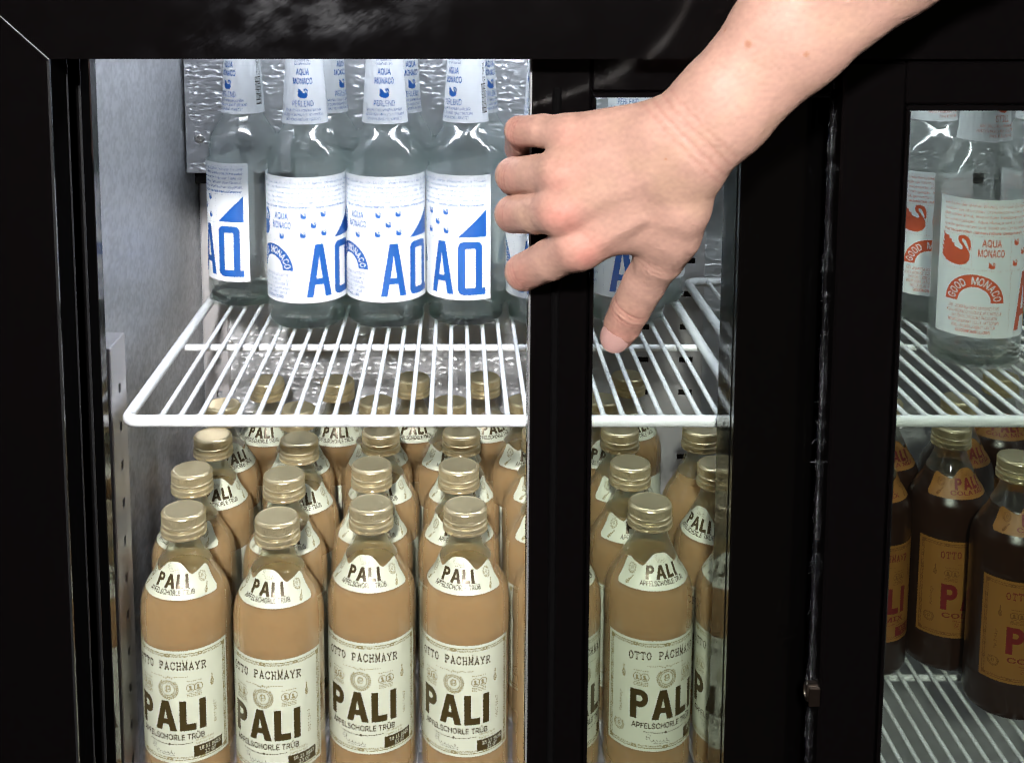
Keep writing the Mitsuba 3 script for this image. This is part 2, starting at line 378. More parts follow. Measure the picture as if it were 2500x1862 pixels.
part('shelf_standard', standard(WL, -0.2145, 0.004, 0.036, ZB, 0.304, 'x', [(0.021, z) for z in zs], .0045, .0062), 'smooth_zinc', label='slotted zinc shelf rail on the left wall')
zb = np.arange(-0.34, 0.35, 0.0305)
part('shelf_standard', standard(0.150, 0.2215, 0.326, YB, ZB, 0.352, 'y', [(x, z + .0035) for z in zb for x in (.1665, .2065)], .0125, .0052), 'smooth_zinc', label='slotted zinc shelf rail on the back wall between the shelves')
part('shelf_standard', standard(WL + .003, -0.2075, 0.330, YB, ZB, 0.352, 'y', [(-.2165, z) for z in zb], .005, .006), 'smooth_zinc')
part('standard_backing', box(0.1512, 0.2203, 0.3335, .3395, ZB, .351), 'dark_gap')
part('standard_backing', box(WL + .0005, -.2185, .006, .034, ZB, .303), 'dark_gap')

# middle post behind the sliding door
part('mullion', box(0.156, 0.236, -0.0605, -0.054, ZB, FZ + .012, .0008), 'gloss_black', label='gloss black middle post behind the door glass')
part('mullion_strip', box(0.1555, 0.2365, -0.054, -0.021, ZB, FZ + .012, .0008), 'mirror_black')

# sliding doors
def sliding_door(x0, x1, y0, y1, zt, ztop, seal=False):
    k = new_key(R + 'sliding_door')
    sw = 0.0345
    def p(name, mesh, m, smooth=False, label=None, kind=None):
        kk = put(k + '__' + name, mikit.ply(mesh, m, smooth=smooth))
        if label or kind: labels[kk] = {**({'label': label} if label else {}), **({'kind': kind} if kind else {})}
    zb = ZB + .062
    # stiles: a broad face with a raised bead beside the glass and a grip groove
    for a, b, s in ((x0, x0 + sw, 1), (x1 - sw, x1, -1)):
        bead = (b - .0022, b) if s > 0 else (a, a + .0022)
        body = (a, b - .0026) if s > 0 else (a + .0026, b)
        p('stile', cat(box(body[0], body[1], y0, y1, zb, ztop, .0012), box(bead[0], bead[1], y0 - .0012, y1, zb + .03, zt, .0007)), 'gloss_black')
    p('top_rail', cat(box(x0 + sw - .0024, x1 - sw + .0024, y0 + .0004, y1, zt + .0032, ztop, .001), box(x0 + sw - .0022, x1 - sw + .0022, y0 - .001, y1, zt, zt + .0028, .0007)), 'gloss_black')
    p('bottom_rail', box(x0 + sw, x1 - sw, y0 + .0004, y1, zb, zb + .035, .001), 'gloss_black')
    ym = (y0 + y1) / 2
    p('glass_pane', sheet([x0 + sw - .003, ym, zb + .02], [x1 - sw + .003, ym, zb + .02], [x1 - sw + .003, ym, zt + .003], [x0 + sw - .003, ym, zt + .003]), 'door_glass')
    return k, p
d1, p1 = sliding_door(0.0385, 0.430, -0.0835, -0.0625, 0.4705, FZ + .011)
p1('edge_trim', box(0.0381, 0.0392, -0.0842, -0.0838, ZB + .07, FZ - .001, .0001), 'bare_edge', label='thin bright edge of the door stile')
p1('grip_lip', box(0.0500, 0.0545, -0.0875, -0.0838, ZB + .1, 0.476, .0012), 'matt_black')
d2, p2 = sliding_door(0.1962, 0.573, -0.1035, -0.0875, 0.4662, FZ - .0015)

# brush seal along the free edge of the front door
hv = []
for i in range(1600):
    z = -0.30 + 0.78 * rng.random() ** .8
    L = 0.0005 + 0.0011 * rng.random() ** 2 + (0.0030 * rng.random() if rng.random() < .05 else 0)
    x = 0.1958; y = -0.0885 + .001 * rng.standard_normal()
    dz, dy = (rng.random() - .5) * .010, (rng.random() - .5) * .003
    hv.append(tube([[x + .001, y, z], [x - L * .5, y + dy * .4, z + dz * .3], [x - L, y + dy, z + dz]], [.00009, .00008, .00005], sides=3, caps=False))
p2('brush_seal', cat(*hv), 'brush_hair', kind='stuff', label='frayed pale brush seal along the door edge')
p2('brush_strip', box(0.1945, 0.1960, -0.0895, -0.0880, -0.29, .485, .0003), 'matt_black')
# key lock on the free edge of the front door
lk = [lathe([(0, 0), (4.2, 0), (4.6, .6), (4.6, 5.5), (4.0, 6.4), (2.6, 6.6), (2.4, 5.9), (0, 5.9)], 40)]
lv = lk[0][0] @ np.array([[0, 0, 1], [0, 1, 0], [-1, 0, 0.0]])
lv = np.stack([-lk[0][0][:, 2] , lk[0][0][:, 0], lk[0][0][:, 1]], 1) * [1, .9, 1.25]
p2('lock', cat((lv + [0.1965, -0.0985, 0.1460], lk[0][1]), box(.1905, .1965, -.1045, -.1028, .1405, .1515, .0008)), 'bronze_steel', smooth=30)

# light tube under the ceiling edge
part('light_tube', tube([[WL + .03, 0.085, 0.585], [WR - .03, 0.085, 0.585]], .0085, 16), None)
tk = R + 'light_tube'
scene[tk].pop('bsdf', None); scene[tk]['emitter'] = {'type': 'area', 'radiance': rgb(TUBE * .93, TUBE * .985, TUBE * 1.07)}

# ---------------------------------------------------------------- wire shelves
def wire_shelf(x0, x1, z, xw, label):
    k = new_key('wire_shelf'); tag(k, label, 'shelf')
    yb, ym, r = 0.309, 0.1489, .0037
    def arc(cx, cy, a0, a1, rad=.009): return [[cx + rad * math.cos(a), cy + rad * math.sin(a), z] for a in np.radians(np.linspace(a0, a1, 7))]
    q = .009
    loop = [[(x0 + x1) / 2, 0, z]] + arc(x1 - q, q, -90, 0) + arc(x1 - q, yb - q, 0, 90) + arc(x0 + q, yb - q, 90, 180) + arc(x0 + q, q, 180, 270) + [[(x0 + x1) / 2 - 1e-4, 0, z]]
    put(k + '__frame', mikit.ply(tube(loop, r, 14), 'white_wire', smooth=True))
    put(k + '__crossbar', mikit.ply(tube([[x0 + .001, ym, z - .0046], [x1 - .001, ym, z - .0046]], .0026, 12), 'white_wire', smooth=True))
    # one wire with flared welds at both ends, reused
    base = mikit.ply(tube([[0, .0012, .0002], [0, .0035, .0005], [0, .008, .0006], [0, .02, .0006], [0, .15, .0006], [0, .29, .0006], [0, yb - .004, .0005], [0, yb - .001, .0002]],
                          [.0040, .0027, .0019, .00168, .00165, .00168, .0022, .003], 10), 'white_wire', smooth=True)
    for x in xw:
        if x0 + .008 < x < x1 - .008: put(k + '__wire', base, T().translate([float(x), 0, z]))
xs1 = -0.1844 + 0.01198 * np.arange(30)
xs2 = 0.2202 + 0.01198 * np.arange(40)
wire_shelf(-0.2055, 0.1805, 0.259, xs1, 'white wire shelf under the blue labelled water bottles')
wire_shelf(0.2020, 0.588, 0.259, xs2, 'white wire shelf under the red labelled water bottles')
wire_shelf(-0.2055, 0.1805, -0.0045, xs1, 'lower white wire shelf under the amber juice bottles')
wire_shelf(0.2020, 0.588, -0.0045, xs2, 'lower white wire shelf under the dark cola bottles')

# ---------------------------------------------------------------- print for the labels
SW = np.array([(682,850),(700,866),(712,864),(714,878),(727,880),(726,893),(740,897),(742,910),(757,915),(772,922),(780,915),(776,900),(764,890),(757,872),(762,858),(778,853),(797,858),(808,874),(811,890),(811,915),(805,921),(803,905),(798,893),(794,883),(788,873),(778,868),(772,873),(774,882),(785,896),(798,915),(808,935),(808,960),(795,980),(770,990),(735,988),(705,978),(690,965),(676,950),(686,952),(678,935),(690,936),(678,915),(692,918),(680,893),(694,898),(682,872),(692,878)], float)
SWAN = sg.Polygon(np.stack([SW[:, 0] - 745, 920 - SW[:, 1]], 1) / 140).buffer(.012).buffer(-.006)      # one unit tall

def arc_ring(r0, r1, a0, a1, n=40):
    a = np.radians(np.linspace(a0, a1, n))
    return sg.Polygon(np.vstack([np.stack([r1 * np.cos(a), r1 * np.sin(a)], 1), np.stack([r0 * np.cos(a[::-1]), r0 * np.sin(a[::-1])], 1)]))

def letters(s, h, w):
    """heavy block capitals for the big words, as polygons in a box w wide and h tall"""
    t = .23
    G = {}
    G['P'] = (sg.box(0, 0, .26, 1).union(sg.Point(.40, .70).buffer(.30).union(sg.box(.2, .40, .40, 1.0))).difference(sg.Point(.38, .70).buffer(.10).union(sg.box(.25, .60, .38, .80))), .74)
    G['A'] = (sg.Polygon([(0, 0), (.27, 0), (.33, .22), (.56, .22), (.62, 0), (.89, 0), (.585, 1), (.305, 1)]).difference(sg.Polygon([(.375, .40), (.515, .40), (.445, .70)])), .89)
    G['L'] = (sg.box(0, 0, .26, 1).union(sg.box(0, 0, .62, .22)), .64)
    G['I'] = (sg.box(0, 0, .26, 1), .26)
    x, out = 0, []
    for c in s:
        g, a = G[c]; out.append(shapely.affinity.translate(g, x, 0)); x += a + .105
    g = shapely.union_all(out); x -= .105
    return shapely.affinity.translate(shapely.affinity.scale(g, w / x, h, origin=(0, 0)), -w / 2, 0)

def slab(s, h, w, lift):
    """slab-serif capitals on a rising and falling line, as polygons"""
    S = {'O': [[(0.5 + .38 * math.cos(a), .5 + .46 * math.sin(a)) for a in np.linspace(0, 2 * math.pi, 25)]],
         'T': [[(.5, 0), (.5, 1)], [(.05, .95), (.95, .95)], [(.08, .7), (.08, 1)], [(.92, .7), (.92, 1)], [(.28, .05), (.72, .05)]],
         'P': [[(.22, 0), (.22, 1)], [(.22, .95), (.6, .95), (.85, .86), (.88, .72), (.8, .55), (.6, .47), (.22, .47)], [(.02, .05), (.48, .05)], [(.02, .95), (.3, .95)]],
         'A': [[(.14, .03), (.5, .97), (.86, .03)], [(.28, .33), (.72, .33)], [(.0, .05), (.34, .05)], [(.66, .05), (1, .05)]],
         'C': [[(.88, .7), (.82, .86), (.6, .96), (.4, .96), (.18, .8), (.12, .5), (.18, .2), (.4, .04), (.6, .04), (.82, .14), (.9, .3)], [(.88, .62), (.88, 1)]],
         'H': [[(.2, 0), (.2, 1)], [(.8, 0), (.8, 1)], [(.2, .5), (.8, .5)], [(.02, .05), (.38, .05)], [(.62, .05), (.98, .05)], [(.02, .95), (.38, .95)], [(.62, .95), (.98, .95)]],
         'M': [[(.15, 0), (.15, 1), (.5, .2), (.85, 1), (.85, 0)], [(0, .05), (.32, .05)], [(.68, .05), (1, .05)], [(0, .95), (.2, .95)], [(.8, .95), (1, .95)]],
         'Y': [[(.1, .97), (.5, .45), (.9, .97)], [(.5, 0), (.5, .45)], [(-.02, .95), (.28, .95)], [(.72, .95), (1.02, .95)], [(.3, .05), (.7, .05)]],
         'R': [[(.22, 0), (.22, 1)], [(.22, .95), (.6, .95), (.85, .86), (.88, .74), (.8, .58), (.6, .5), (.22, .5)], [(.5, .5), (.88, .03)], [(.02, .05), (.44, .05)], [(.75, .05), (1.02, .05)], [(.02, .95), (.3, .95)]]}
    out, n = [], len(s)
    step = w / n
    for i, c in enumerate(s):
        if c == ' ': continue
        g = shapely.union_all([sg.LineString(l).buffer(.085, cap_style='flat', join_style='mitre') for l in S[c]])
        g = shapely.affinity.scale(g, step * .82, h, origin=(0, 0))
        out.append(shapely.affinity.translate(g, -w / 2 + i * step, lift(-w / 2 + (i + .5) * step)))
    return shapely.union_all(out)

def medal(r):
    g = [sg.Point(0, 0).buffer(r).difference(sg.Point(0, 0).buffer(r * .90)), sg.Point(0, 0).buffer(r * .76).difference(sg.Point(0, 0).buffer(r * .68))]
    for a in np.linspace(0, 2 * np.pi, 26, endpoint=False):
        g.append(sg.Point(r * .83 * math.cos(a), r * .83 * math.sin(a)).buffer(r * .045, 4))
    for a in np.linspace(-.25 * np.pi, 1.25 * np.pi, 22):          # the laurel outside
        c, s_ = math.cos(a - np.pi), math.sin(a - np.pi)
        g.append(shapely.affinity.rotate(shapely.affinity.scale(sg.Point(r * 1.10 * c, r * 1.10 * s_).buffer(r * .13, 4), .5, 1), math.degrees(a) + 25))
    g += [L_((-r * .16, -r * .35), (-r * .16, r * .38), (r * .18, r * .38), (r * .24, r * .2), (r * .18, 0), (-r * .16, 0)).buffer(r * .05), sg.Point(-.02 * r, .02 * r).buffer(r * .36).difference(sg.Point(-.02 * r, .02 * r).buffer(r * .29))]
    return shapely.union_all(g)

def coins(r):
    g = []
    for x in (-r * .85, r * .85):
        ring = sg.Point(x, 0).buffer(r).difference(sg.Point(x, 0).buffer(r * .84))
        face = shapely.union_all([sg.Point(x - .1 * r, .22 * r).buffer(r * .3), sg.Polygon([(x - r * .6, -r * .6), (x, r * .1), (x + r * .6, -r * .6)])])
        g += [ring, face.intersection(sg.Point(x, 0).buffer(r * .75))]
    for i, y in enumerate((1.45, -1.4, -1.75, -2.1)):
        for x in np.arange(-1.7, 1.5, .42): g.append(sg.box(x * r, y * r, (x + .33) * r, (y + .16) * r))
    return shapely.union_all(g)

def bottle_icon(h):
    return shapely.union_all([shapely.affinity.scale(sg.Point(0, .3 * h).buffer(.17 * h), .9, 1.7).difference(shapely.affinity.scale(sg.Point(0, .3 * h).buffer(.11 * h), .9, 1.5)),
                              sg.box(-.045 * h, .55 * h, .045 * h, h), sg.box(-.06 * h, .16 * h, .06 * h, .4 * h)])

def signature(w):
    x = np.linspace(0, 1, 90)
    y = .10 * np.sin(x * 46) * (1 - .5 * x) + .34 * np.exp(-((x - .1) / .07) ** 2) - .12 * x + .14 * np.exp(-((x - .86) / .03) ** 2)
    g = [sg.LineString(np.stack([x * w - w / 2 + .02 * w * np.cos(x * 46), y * w * .55], 1)).buffer(w * .006),
         L_((-.5 * w, .16 * w), (-.42 * w, .24 * w), (-.3 * w, .22 * w), (-.36 * w, .08 * w), (-.46 * w, .03 * w)).buffer(w * .006),
         L_((-.28 * w, -.12 * w), (.48 * w, -.15 * w)).buffer(w * .006)]
    return shapely.union_all(g)

def flourish(w):
    x = np.linspace(-1, 1, 41)
    g = [sg.Polygon(np.vstack([np.stack([x * w / 2, -.035 * w * np.abs(x) ** .0 + .03 * w * np.abs(x) ** 1.5 + .35], 1), np.stack([x[::-1] * w / 2, -.035 * w + .03 * w * np.abs(x[::-1]) ** 1.5], 1)])).buffer(.01), sg.Point(0, -.02 * w).buffer(.8)]
    return shapely.union_all(g)

def scroll(w):
    g = [L_((-w / 2, 0), (-.18 * w, .2), (-.1 * w, -.3)).buffer(.16), L_((w / 2, 0), (.18 * w, .2), (.1 * w, -.3)).buffer(.16)]
    for i in range(7):
        a = (i - 3) * .055 * w; g.append(sg.Point(a, .5 * math.cos(i * 1.9) - .4).buffer(.62 - .08 * abs(i - 3)).difference(sg.Point(a + .15, .5 * math.cos(i * 1.9) - .4).buffer(.25)))
    return shapely.union_all(g)

def frame2(w, h, m):
    """double line border with clasps and corner bosses"""
    g = []
    for k, t in ((0, .55), (1.25, .3), (1.9, .3)):
        o = sg.box(-w / 2 + m + k, m + k, w / 2 - m - k, h - m - k); g.append(o.difference(o.buffer(-t, join_style='mitre')))
    for sx in (-1, 1):
        for y in (m + .8, h - m - .8):
            g.append(sg.Point(sx * (w / 2 - m - .8), y).buffer(2.4).intersection(sg.box(-w / 2 + m, m, w / 2 - m, h - m)))
        for y in np.linspace(.2, .8, 6) * h: g.append(sg.box(sx * (w / 2 - m - 1) - 1.15, y - 1.1, sx * (w / 2 - m - 1) + 1.15, y + 1.1).difference(sg.box(sx * (w / 2 - m - 1) - .5, y - .5, sx * (w / 2 - m - 1) + .5, y + .5)))
    for y in (m + 1, h - m - 1):
        for x, ww in ((-w * .25, 1.8), (0, 2.4), (w * .25, 1.8)):
            g.append(sg.Polygon([(x - ww, y), (x - ww * .4, y + 1.2), (x + ww * .4, y + 1.2), (x + ww, y), (x + ww * .4, y - 1.2), (x - ww * .4, y - 1.2)]).difference(sg.Point(x, y).buffer(.55)))
    return shapely.union_all(g)

# ---------------------------------------------------------------- bottle kinds
KINDS = {}
def shape_of(mesh, m, smooth=True): return mikit.ply(mesh, m, smooth=smooth)

# --- small round-shouldered juice bottle
JP = np.array([(25.5, 0), (28.0, .8), (29.0, 3), (29.4, 6), (29.4, 25), (29.15, 27), (29.15, 106), (29.4, 109), (29.4, 115), (29.3, 120), (28.9, 125.5), (27.8, 131), (25.9, 135.5), (23.2, 140), (20.2, 144.5), (18.0, 149.3), (16.1, 154), (13.7, 159), (12.1, 163.5), (11.4, 168), (11.2, 171), (11.6, 174)], float)
JS = spline(JP, 3.0)
_jz, _jr = JS[:, 1], JS[:, 0]
jr = lambda z: np.interp(z, _jz, _jr)
LEVEL = 151.5
def juice_body():
    low = JS[JS[:, 1] < LEVEL]; top = [(jr(LEVEL), LEVEL)]
    return lathe(np.vstack([[(0, 1.5), (16, 1.2), (23, .3)], low, top, [(jr(LEVEL) - 1.0, LEVEL - .2), (0, LEVEL - .5)]]), 80)
def neck_meshes():
    up = np.vstack([[(jr(LEVEL), LEVEL + .15)], JS[JS[:, 1] > LEVEL + .3]])
    inn = up - [2.0, 0]
    # the ring of glass: outside up, over the lip, inside down, closed below
    return lathe(np.vstack([inn[:1], up[:1], up, [(11.2, 175.4), (9.8, 175.4)], inn[::-1]]), 80)
def cap_mesh():
    pr = [(14.2, 170.3), (14.75, 170.5), (14.8, 171.4), (14.4, 171.9), (14.35, 172.3), (14.8, 172.7), (14.9, 174.2), (14.6, 175.0), (13.7, 175.5), (13.6, 176.2), (14.1, 176.7), (14.5, 177.5), (14.4, 178.4), (13.75, 178.9), (13.75, 179.5), (14.35, 179.9), (14.45, 180.4), (14.45, 183.6), (14.35, 184.3), (13.7, 185.4), (12.6, 186.0), (11.9, 185.9), (11.4, 185.75), (6, 185.7), (0, 185.7)]
    n = 216
    def mod(p, an):
        z = p[:, 1:]
        kn = -0.42 * (0.5 + 0.5 * np.cos(an * 72))[None] * ((z > 180.1) & (z < 184.0))
        dots = -0.16 * (np.cos(an * 54) > .2)[None] * ((z > 172.9) & (z < 174.6))
        slit = -0.55 * (np.cos(an * 10) > -.55)[None] * ((z > 171.6) & (z < 172.4))
        return kn + dots + slit
    return lathe(pr, n, mod)

JW, JZ0, JZ1 = 84.0, 28.0, 105.0            # main label: width along the arc, lower and upper edge
JR = 29.35
def juice_label(text, W_=JW):
    H = JZ1 - JZ0
    dark, gold = [], []
    gold.append(frame2(W_, H, 2.0))
    lift = lambda x: 62.5 + 1.9 * math.cos(x / 26 * 1.4)
    ot = slab('OTTO PACHMAYR', 5.2, 51, lift)
    gold.append(moved(scroll(26), 0, 59.3))
    gold.append(moved(medal(6.0), 0, 51.0))
    gold.append(moved(coins(2.9), -17, 51.5)); gold.append(moved(coins(2.9), 17, 51.5))
    gold.append(moved(bottle_icon(8.5), 28.8, 49)); gold.append(moved(bottle_icon(8.5), -28.8, 49))
    dark.append(moved(letters('PALI', 20.5, 48), 0, 22.3))
    gold.append(moved(medal(3.6), -32, 14.5))
    dark_m = [poly2(shapely.union_all(dark), 2.0), poly2(ot, 3), text2(text, 3.7, 45.5, True, (0, 16.2)),
              poly2(moved(flourish(30), 0, 13.8), 3), poly2(moved(signature(17), -5, 8.0), 3), poly2(sg.box(15.5, 3.6, 35.5, 11.2), 2)]
    gold_m = [poly2(shapely.union_all(gold), 3), text2('Mindestens', 1.6, 12, False, (17, 14.4), 'l'), text2('haltbar bis:', 1.6, 12, False, (17, 11.9), 'l'),
              text2('SEIT 1867', 2.0, 15, False, (31.5, 23), 'l', rot=90), text2('Pachmayr', 2.0, 15, False, (-30, 24), 'l', rot=90)]
    white_m = [text2('18 11 2023', 2.4, 15, True, (26.5, 7.7)), text2('11 07', 2.4, 7.5, True, (26.5, 4.4))]
    off = lambda m: (m[0] + [0, JZ0], m[1])
    return rect2(-W_ / 2, W_ / 2, JZ0, JZ1), off(cat2(*dark_m)), off(cat2(*gold_m)), off(cat2(*white_m))

NREF = 23.5
def neck_label(text):
    xs = np.linspace(-33, 33, 73)
    a = np.abs(xs)
    lo = 136.9 + 2.2 * np.clip((a - 30.6) / 2.4, 0, 1) ** 2
    hump = 147.0 + 10.2 * np.exp(-(a / 14.2) ** 3.4)
    wing = 149.6 + 3.2 * np.clip((a - 16) / 13, 0, 1)
    hi = .45 * np.log(np.exp(hump / .45 - 330) + np.exp(wing / .45 - 330)) + 330 * .45 - 2.6 * np.clip((a - 30.4) / 2.6, 0, 1) ** 2
    dark = [poly2(moved(letters('PALI', 7.8, 26), 0, 142.7), 2, 3), text2(text, 2.5, 33, True, (0, 139.6))]
    gold = [poly2(moved(signature(12), 0, 153.6), 2, 3)]
    for s in (-1, 1):
        gold.append(poly2(moved(medal(3.0), s * 24.5, 147.4), 2, 3))
        gold.append(poly2(moved(shapely.affinity.rotate(bottle_icon(6.5), -38, origin=(0, 0)), s * 24.5 - 1.6, 138.2), 2, 3))
    return band2(xs, lo, hi, 12), cat2(*dark), cat2(*gold)

def make_juice(kind, body_mat, text, label_mat, dark_mat, gold_mat, date=True):
    parts = {}
    parts['body'] = shape_of(juice_body(), body_mat)
    if kind == 'juice':
        # cloudy juice: light sinks a few millimetres in before it is turned back
        parts['body']['interior'] = {'type': 'ref', 'id': 'juice_cloud'}
        low = JS[(JS[:, 1] < LEVEL - 4) & (JS[:, 1] > 6)]
        parts['juice'] = shape_of(lathe(np.vstack([[(0, 6.0)], low - [3.6, 0], [(0, LEVEL - 3.5)]]), 64), 'juice_core')
    parts['neck'] = shape_of(neck_meshes(), 'neck_glass')
    parts['cap'] = shape_of(cap_mesh(), 'gold_cap', 35)
    lab, dk, gd, wh = juice_label(text)
    c = lambda z: np.full_like(z, JR)
    parts['front_label'] = shape_of(wrap(lab, c, 0, JR), label_mat)
    parts['front_label__lettering'] = shape_of(wrap(dk, c, .11, JR), dark_mat)
    parts['front_label__ornament'] = shape_of(wrap(gd, c, .09, JR), gold_mat)
    parts['front_label__date'] = shape_of(wrap(wh, c, .24, JR), label_mat)
    lab, dk, gd = neck_label(text)
    parts['neck_label'] = shape_of(wrap(lab, jr, .25, NREF), label_mat)
    parts['neck_label__lettering'] = shape_of(wrap(dk, jr, .37, NREF), dark_mat)
    parts['neck_label__ornament'] = shape_of(wrap(gd, jr, .35, NREF), gold_mat)
    KINDS[kind] = parts
make_juice('juice', 'juice_glass', 'APFELSCHORLE TRÜB', 'cream_paper', 'bronze_ink', 'gold_ink')
make_juice('cola', 'cola', 'COLA MIX', 'ochre_paper', 'dark_red_ink', 'brown_ink')

# --- long-neck water bottle
WP = np.array([(26.5, 0), (29.2, .9), (30.2, 3), (30.5, 6), (30.6, 18), (30.3, 20), (30.2, 122), (30.4, 124), (30.2, 128), (29.3, 133.5), (27.2, 140), (24.0, 146), (20.4, 151.5), (17.9, 156), (17.0, 161), (15.4, 183), (14.0, 206), (13.2, 224), (13.1, 238)], float)
WS = spline(WP, 3.0)
wr = lambda z: np.interp(z, WS[:, 1], WS[:, 0])
def water_outer(): return lathe(np.vstack([[(0, 3.2), (12, 2.6), (20, .9), (23, .15)], WS, [(12, 239), (0, 239)]]), 88)
def water_base(): return lathe([(0, 4.2), (12, 3.6), (19, 2.0), (25.5, 1.6), (28.0, 3.6), (28.6, 6.5), (28.2, 9.0), (25, 9.8), (18, 8.4), (0, 7.8)], 80)
def water_inner():
    z = np.array([13.0, 14, 16, 20, 60, 122, 128, 133.5, 140, 146, 151.5, 157, 162, 183, 206, 230.])
    return lathe(np.vstack([[(0, 10.6), (14, 11), (22, 11.8)], np.stack([wr(z) - np.interp(z, [9, 14, 20, 300], [5, 3.4, 2.7, 2.6]), z], 1), [(0, 230.5)]]), 80)
WLW, WZ0, WZ1, WRR = 106.0, 23.0, 119.3, 30.45
LINES = ['Am Ende der letzten Eiszeit, vor rund 10 000 Jahren, bildete sich aus Ton und', 'Gestein die Münchner Schotterebene. Diese natürliche Schutzschicht bewahrt', 'das unberührte, eiszeitliche Gletscherwasser bis heute in großer Tiefe vor',
         'Verunreinigungen. Aqua Monaco wird in rund 150 Meter Tiefe aus einer Mineral-', 'quelle gewonnen und direkt vor Ort klimaneutral in Glasflaschen abgefüllt.', 'Vor tausenden Jahren reines Gletschereis - heute bestes Mineralwasser.']
SMALL = ['MIT JEDER FLASCHE UNTERSTÜTZT', 'AQUA MONACO SOZIALE, KULTURELLE', 'UND ÖKOLOGISCHE PROJEKTE', 'MEHR ÜBER AKTUELLE AKTIONEN', 'UND UNSERE ARBEIT UNTER', 'GOODMONACO.ORG']
def water_label():
    H = WZ1 - WZ0; ox = -WLW / 2; P, M, Wt = [], [], []
    for i, s in enumerate(LINES):
        M.append(text2(s, 1.95, 97, i == 5, (ox + 4.5, H - 5.6 - 3.65 * i), 'l'))
    P.append(moved(SWAN, ox + 13.5, H - 36, 21.5))
    M += [text2('AQUA', 5.0, 12.6, True, (ox + 37, H - 32.5)), text2('MONACO', 5.0, 17.2, True, (ox + 37, H - 39.4))]
    P.append(moved(SWAN, ox + 37.5, H - 45.3, 4.6))
    for x, y in ((55, 29.3), (70, 28.5), (62.5, 36.5), (54.5, 43.8), (70.5, 42.8)): P.append(moved(SWAN, ox + x, H - y, 4.6))
    P.append(sg.Polygon([(ox + 80, H - 47.5), (ox + 101.8, H - 47.5), (ox + 101.8, H - 26.5)]))
    # the arch with its words
    cx, cy = ox + 27.5, H - 71.5
    P.append(shapely.affinity.translate(arc_ring(10.6, 19.2, 0, 180), cx, cy))
    word = 'GOOD MONACO'
    for i, c in enumerate(word):
        if c == ' ': continue
        a = 168 - i * (156 / (len(word) - 1))
        ar = math.radians(a)
        Wt.append(text2(c, 5.2, {'M': 4.3}.get(c, 3.2), True, (cx + 12.4 * math.cos(ar), cy + 12.4 * math.sin(ar)), 'm', rot=a - 90))
    for i, s in enumerate(SMALL):
        M.append(text2(s, 2.15, [33, 36, 30, 33, 28, 22][i], i == 5, (cx, H - 76.6 - 3.35 * i)))
    # big A and Q
    A = sg.Polygon([(0, 0), (4.9, 0), (6.4, 9.5), (13.1, 9.5), (14.6, 0), (19.6, 0), (12.9, 40.5), (6.7, 40.5)]).difference(sg.Polygon([(7.3, 14.2), (12.2, 14.2), (9.75, 31.5)]))
    Q = sg.box(4.6, 4.6, 13.9, 36.6).buffer(4.6).union(sg.box(9, 0, 18.5, 5)).union(sg.box(16, 0, 21.3, 5.2)).difference(sg.box(6.2, 6.2, 12.5, 35.0).buffer(.9))
    P += [shapely.affinity.translate(A, ox + 56.8, H - 91.8), shapely.affinity.translate(Q, ox + 80.0, H - 92.2)]
    # dotted cutting lines
    dots = []
    for y in (H - 2.6, H - 25.4, H - 49.0): dots += [sg.box(ox + x, y - .12, ox + x + .5, y + .12) for x in np.arange(3.5, 103, 1.4)]
    for x in (24.5, 50.5, 77.5): dots += [sg.box(ox + x - .12, H - y, ox + x + .12, H - y + .5) for y in np.arange(26, 49, 1.4)]
    dots += [sg.box(ox + 51.5 - .12, H - y, ox + 51.5 + .12, H - y + .5) for y in np.arange(50, 93, 1.4)]
    M.append(cat2(*[rect2(*np.array(b.bounds)[[0, 2, 1, 3]], edge=5) for b in dots]))
    off = lambda m: (m[0] + [0, WZ0], m[1])
    return rect2(-WLW / 2, WLW / 2, WZ0, WZ1), off(cat2(poly2(shapely.union_all(P), 2.0), *M)), off(cat2(*Wt))
def water_neck(word):
    P = [poly2(moved(SWAN, 0, 180.5, 7.5), 2)]
    M = [text2('AQUA', 4.6, 10.0, True, (0, 194.3)), text2('MONACO', 4.6, 14.6, True, (0, 187.4)), text2(word, 4.5, 15 if len(word) > 5 else 10, False, (0, 170.5)),
         text2('NATÜRLICHES MINERALWASSER', 1.9, 27, False, (0, 166.8)), text2('AUS DER MÜNCHNER SCHOTTEREBENE', 1.9, 31, False, (0, 163.4)), text2('MIT KOHLENSÄURE VERSETZT' if len(word) > 5 else 'OHNE KOHLENSÄURE', 1.9, 25 if len(word) > 5 else 17, False, (0, 160.0)),
         text2('JEDE FLASCHE HILFT', 1.7, 13, False, (0, 204.4)), text2('GOODMONACO.ORG', 1.7, 13, False, (0, 201.6)), text2('A', 9, 9, True, (-3.5, 207.5)), text2('Q', 9, 7, True, (5, 207.5))]
    r = np.random.default_rng(3); y = 164.0; bars = []
    while y < 186:
        w = r.choice([.35, .35, .7, 1.0]); bars.append(rect2(23.0, 29.5, y, y + w, 4)); y += w + r.choice([.35, .5, .8])
    K = [cat2(*bars), text2('SILENCA', 4.2, 15, False, (29.3, 187.5), 'l', rot=90)]
    return rect2(-44.5, 44.5, 157.2, 232), cat2(*P, *M), cat2(*K)
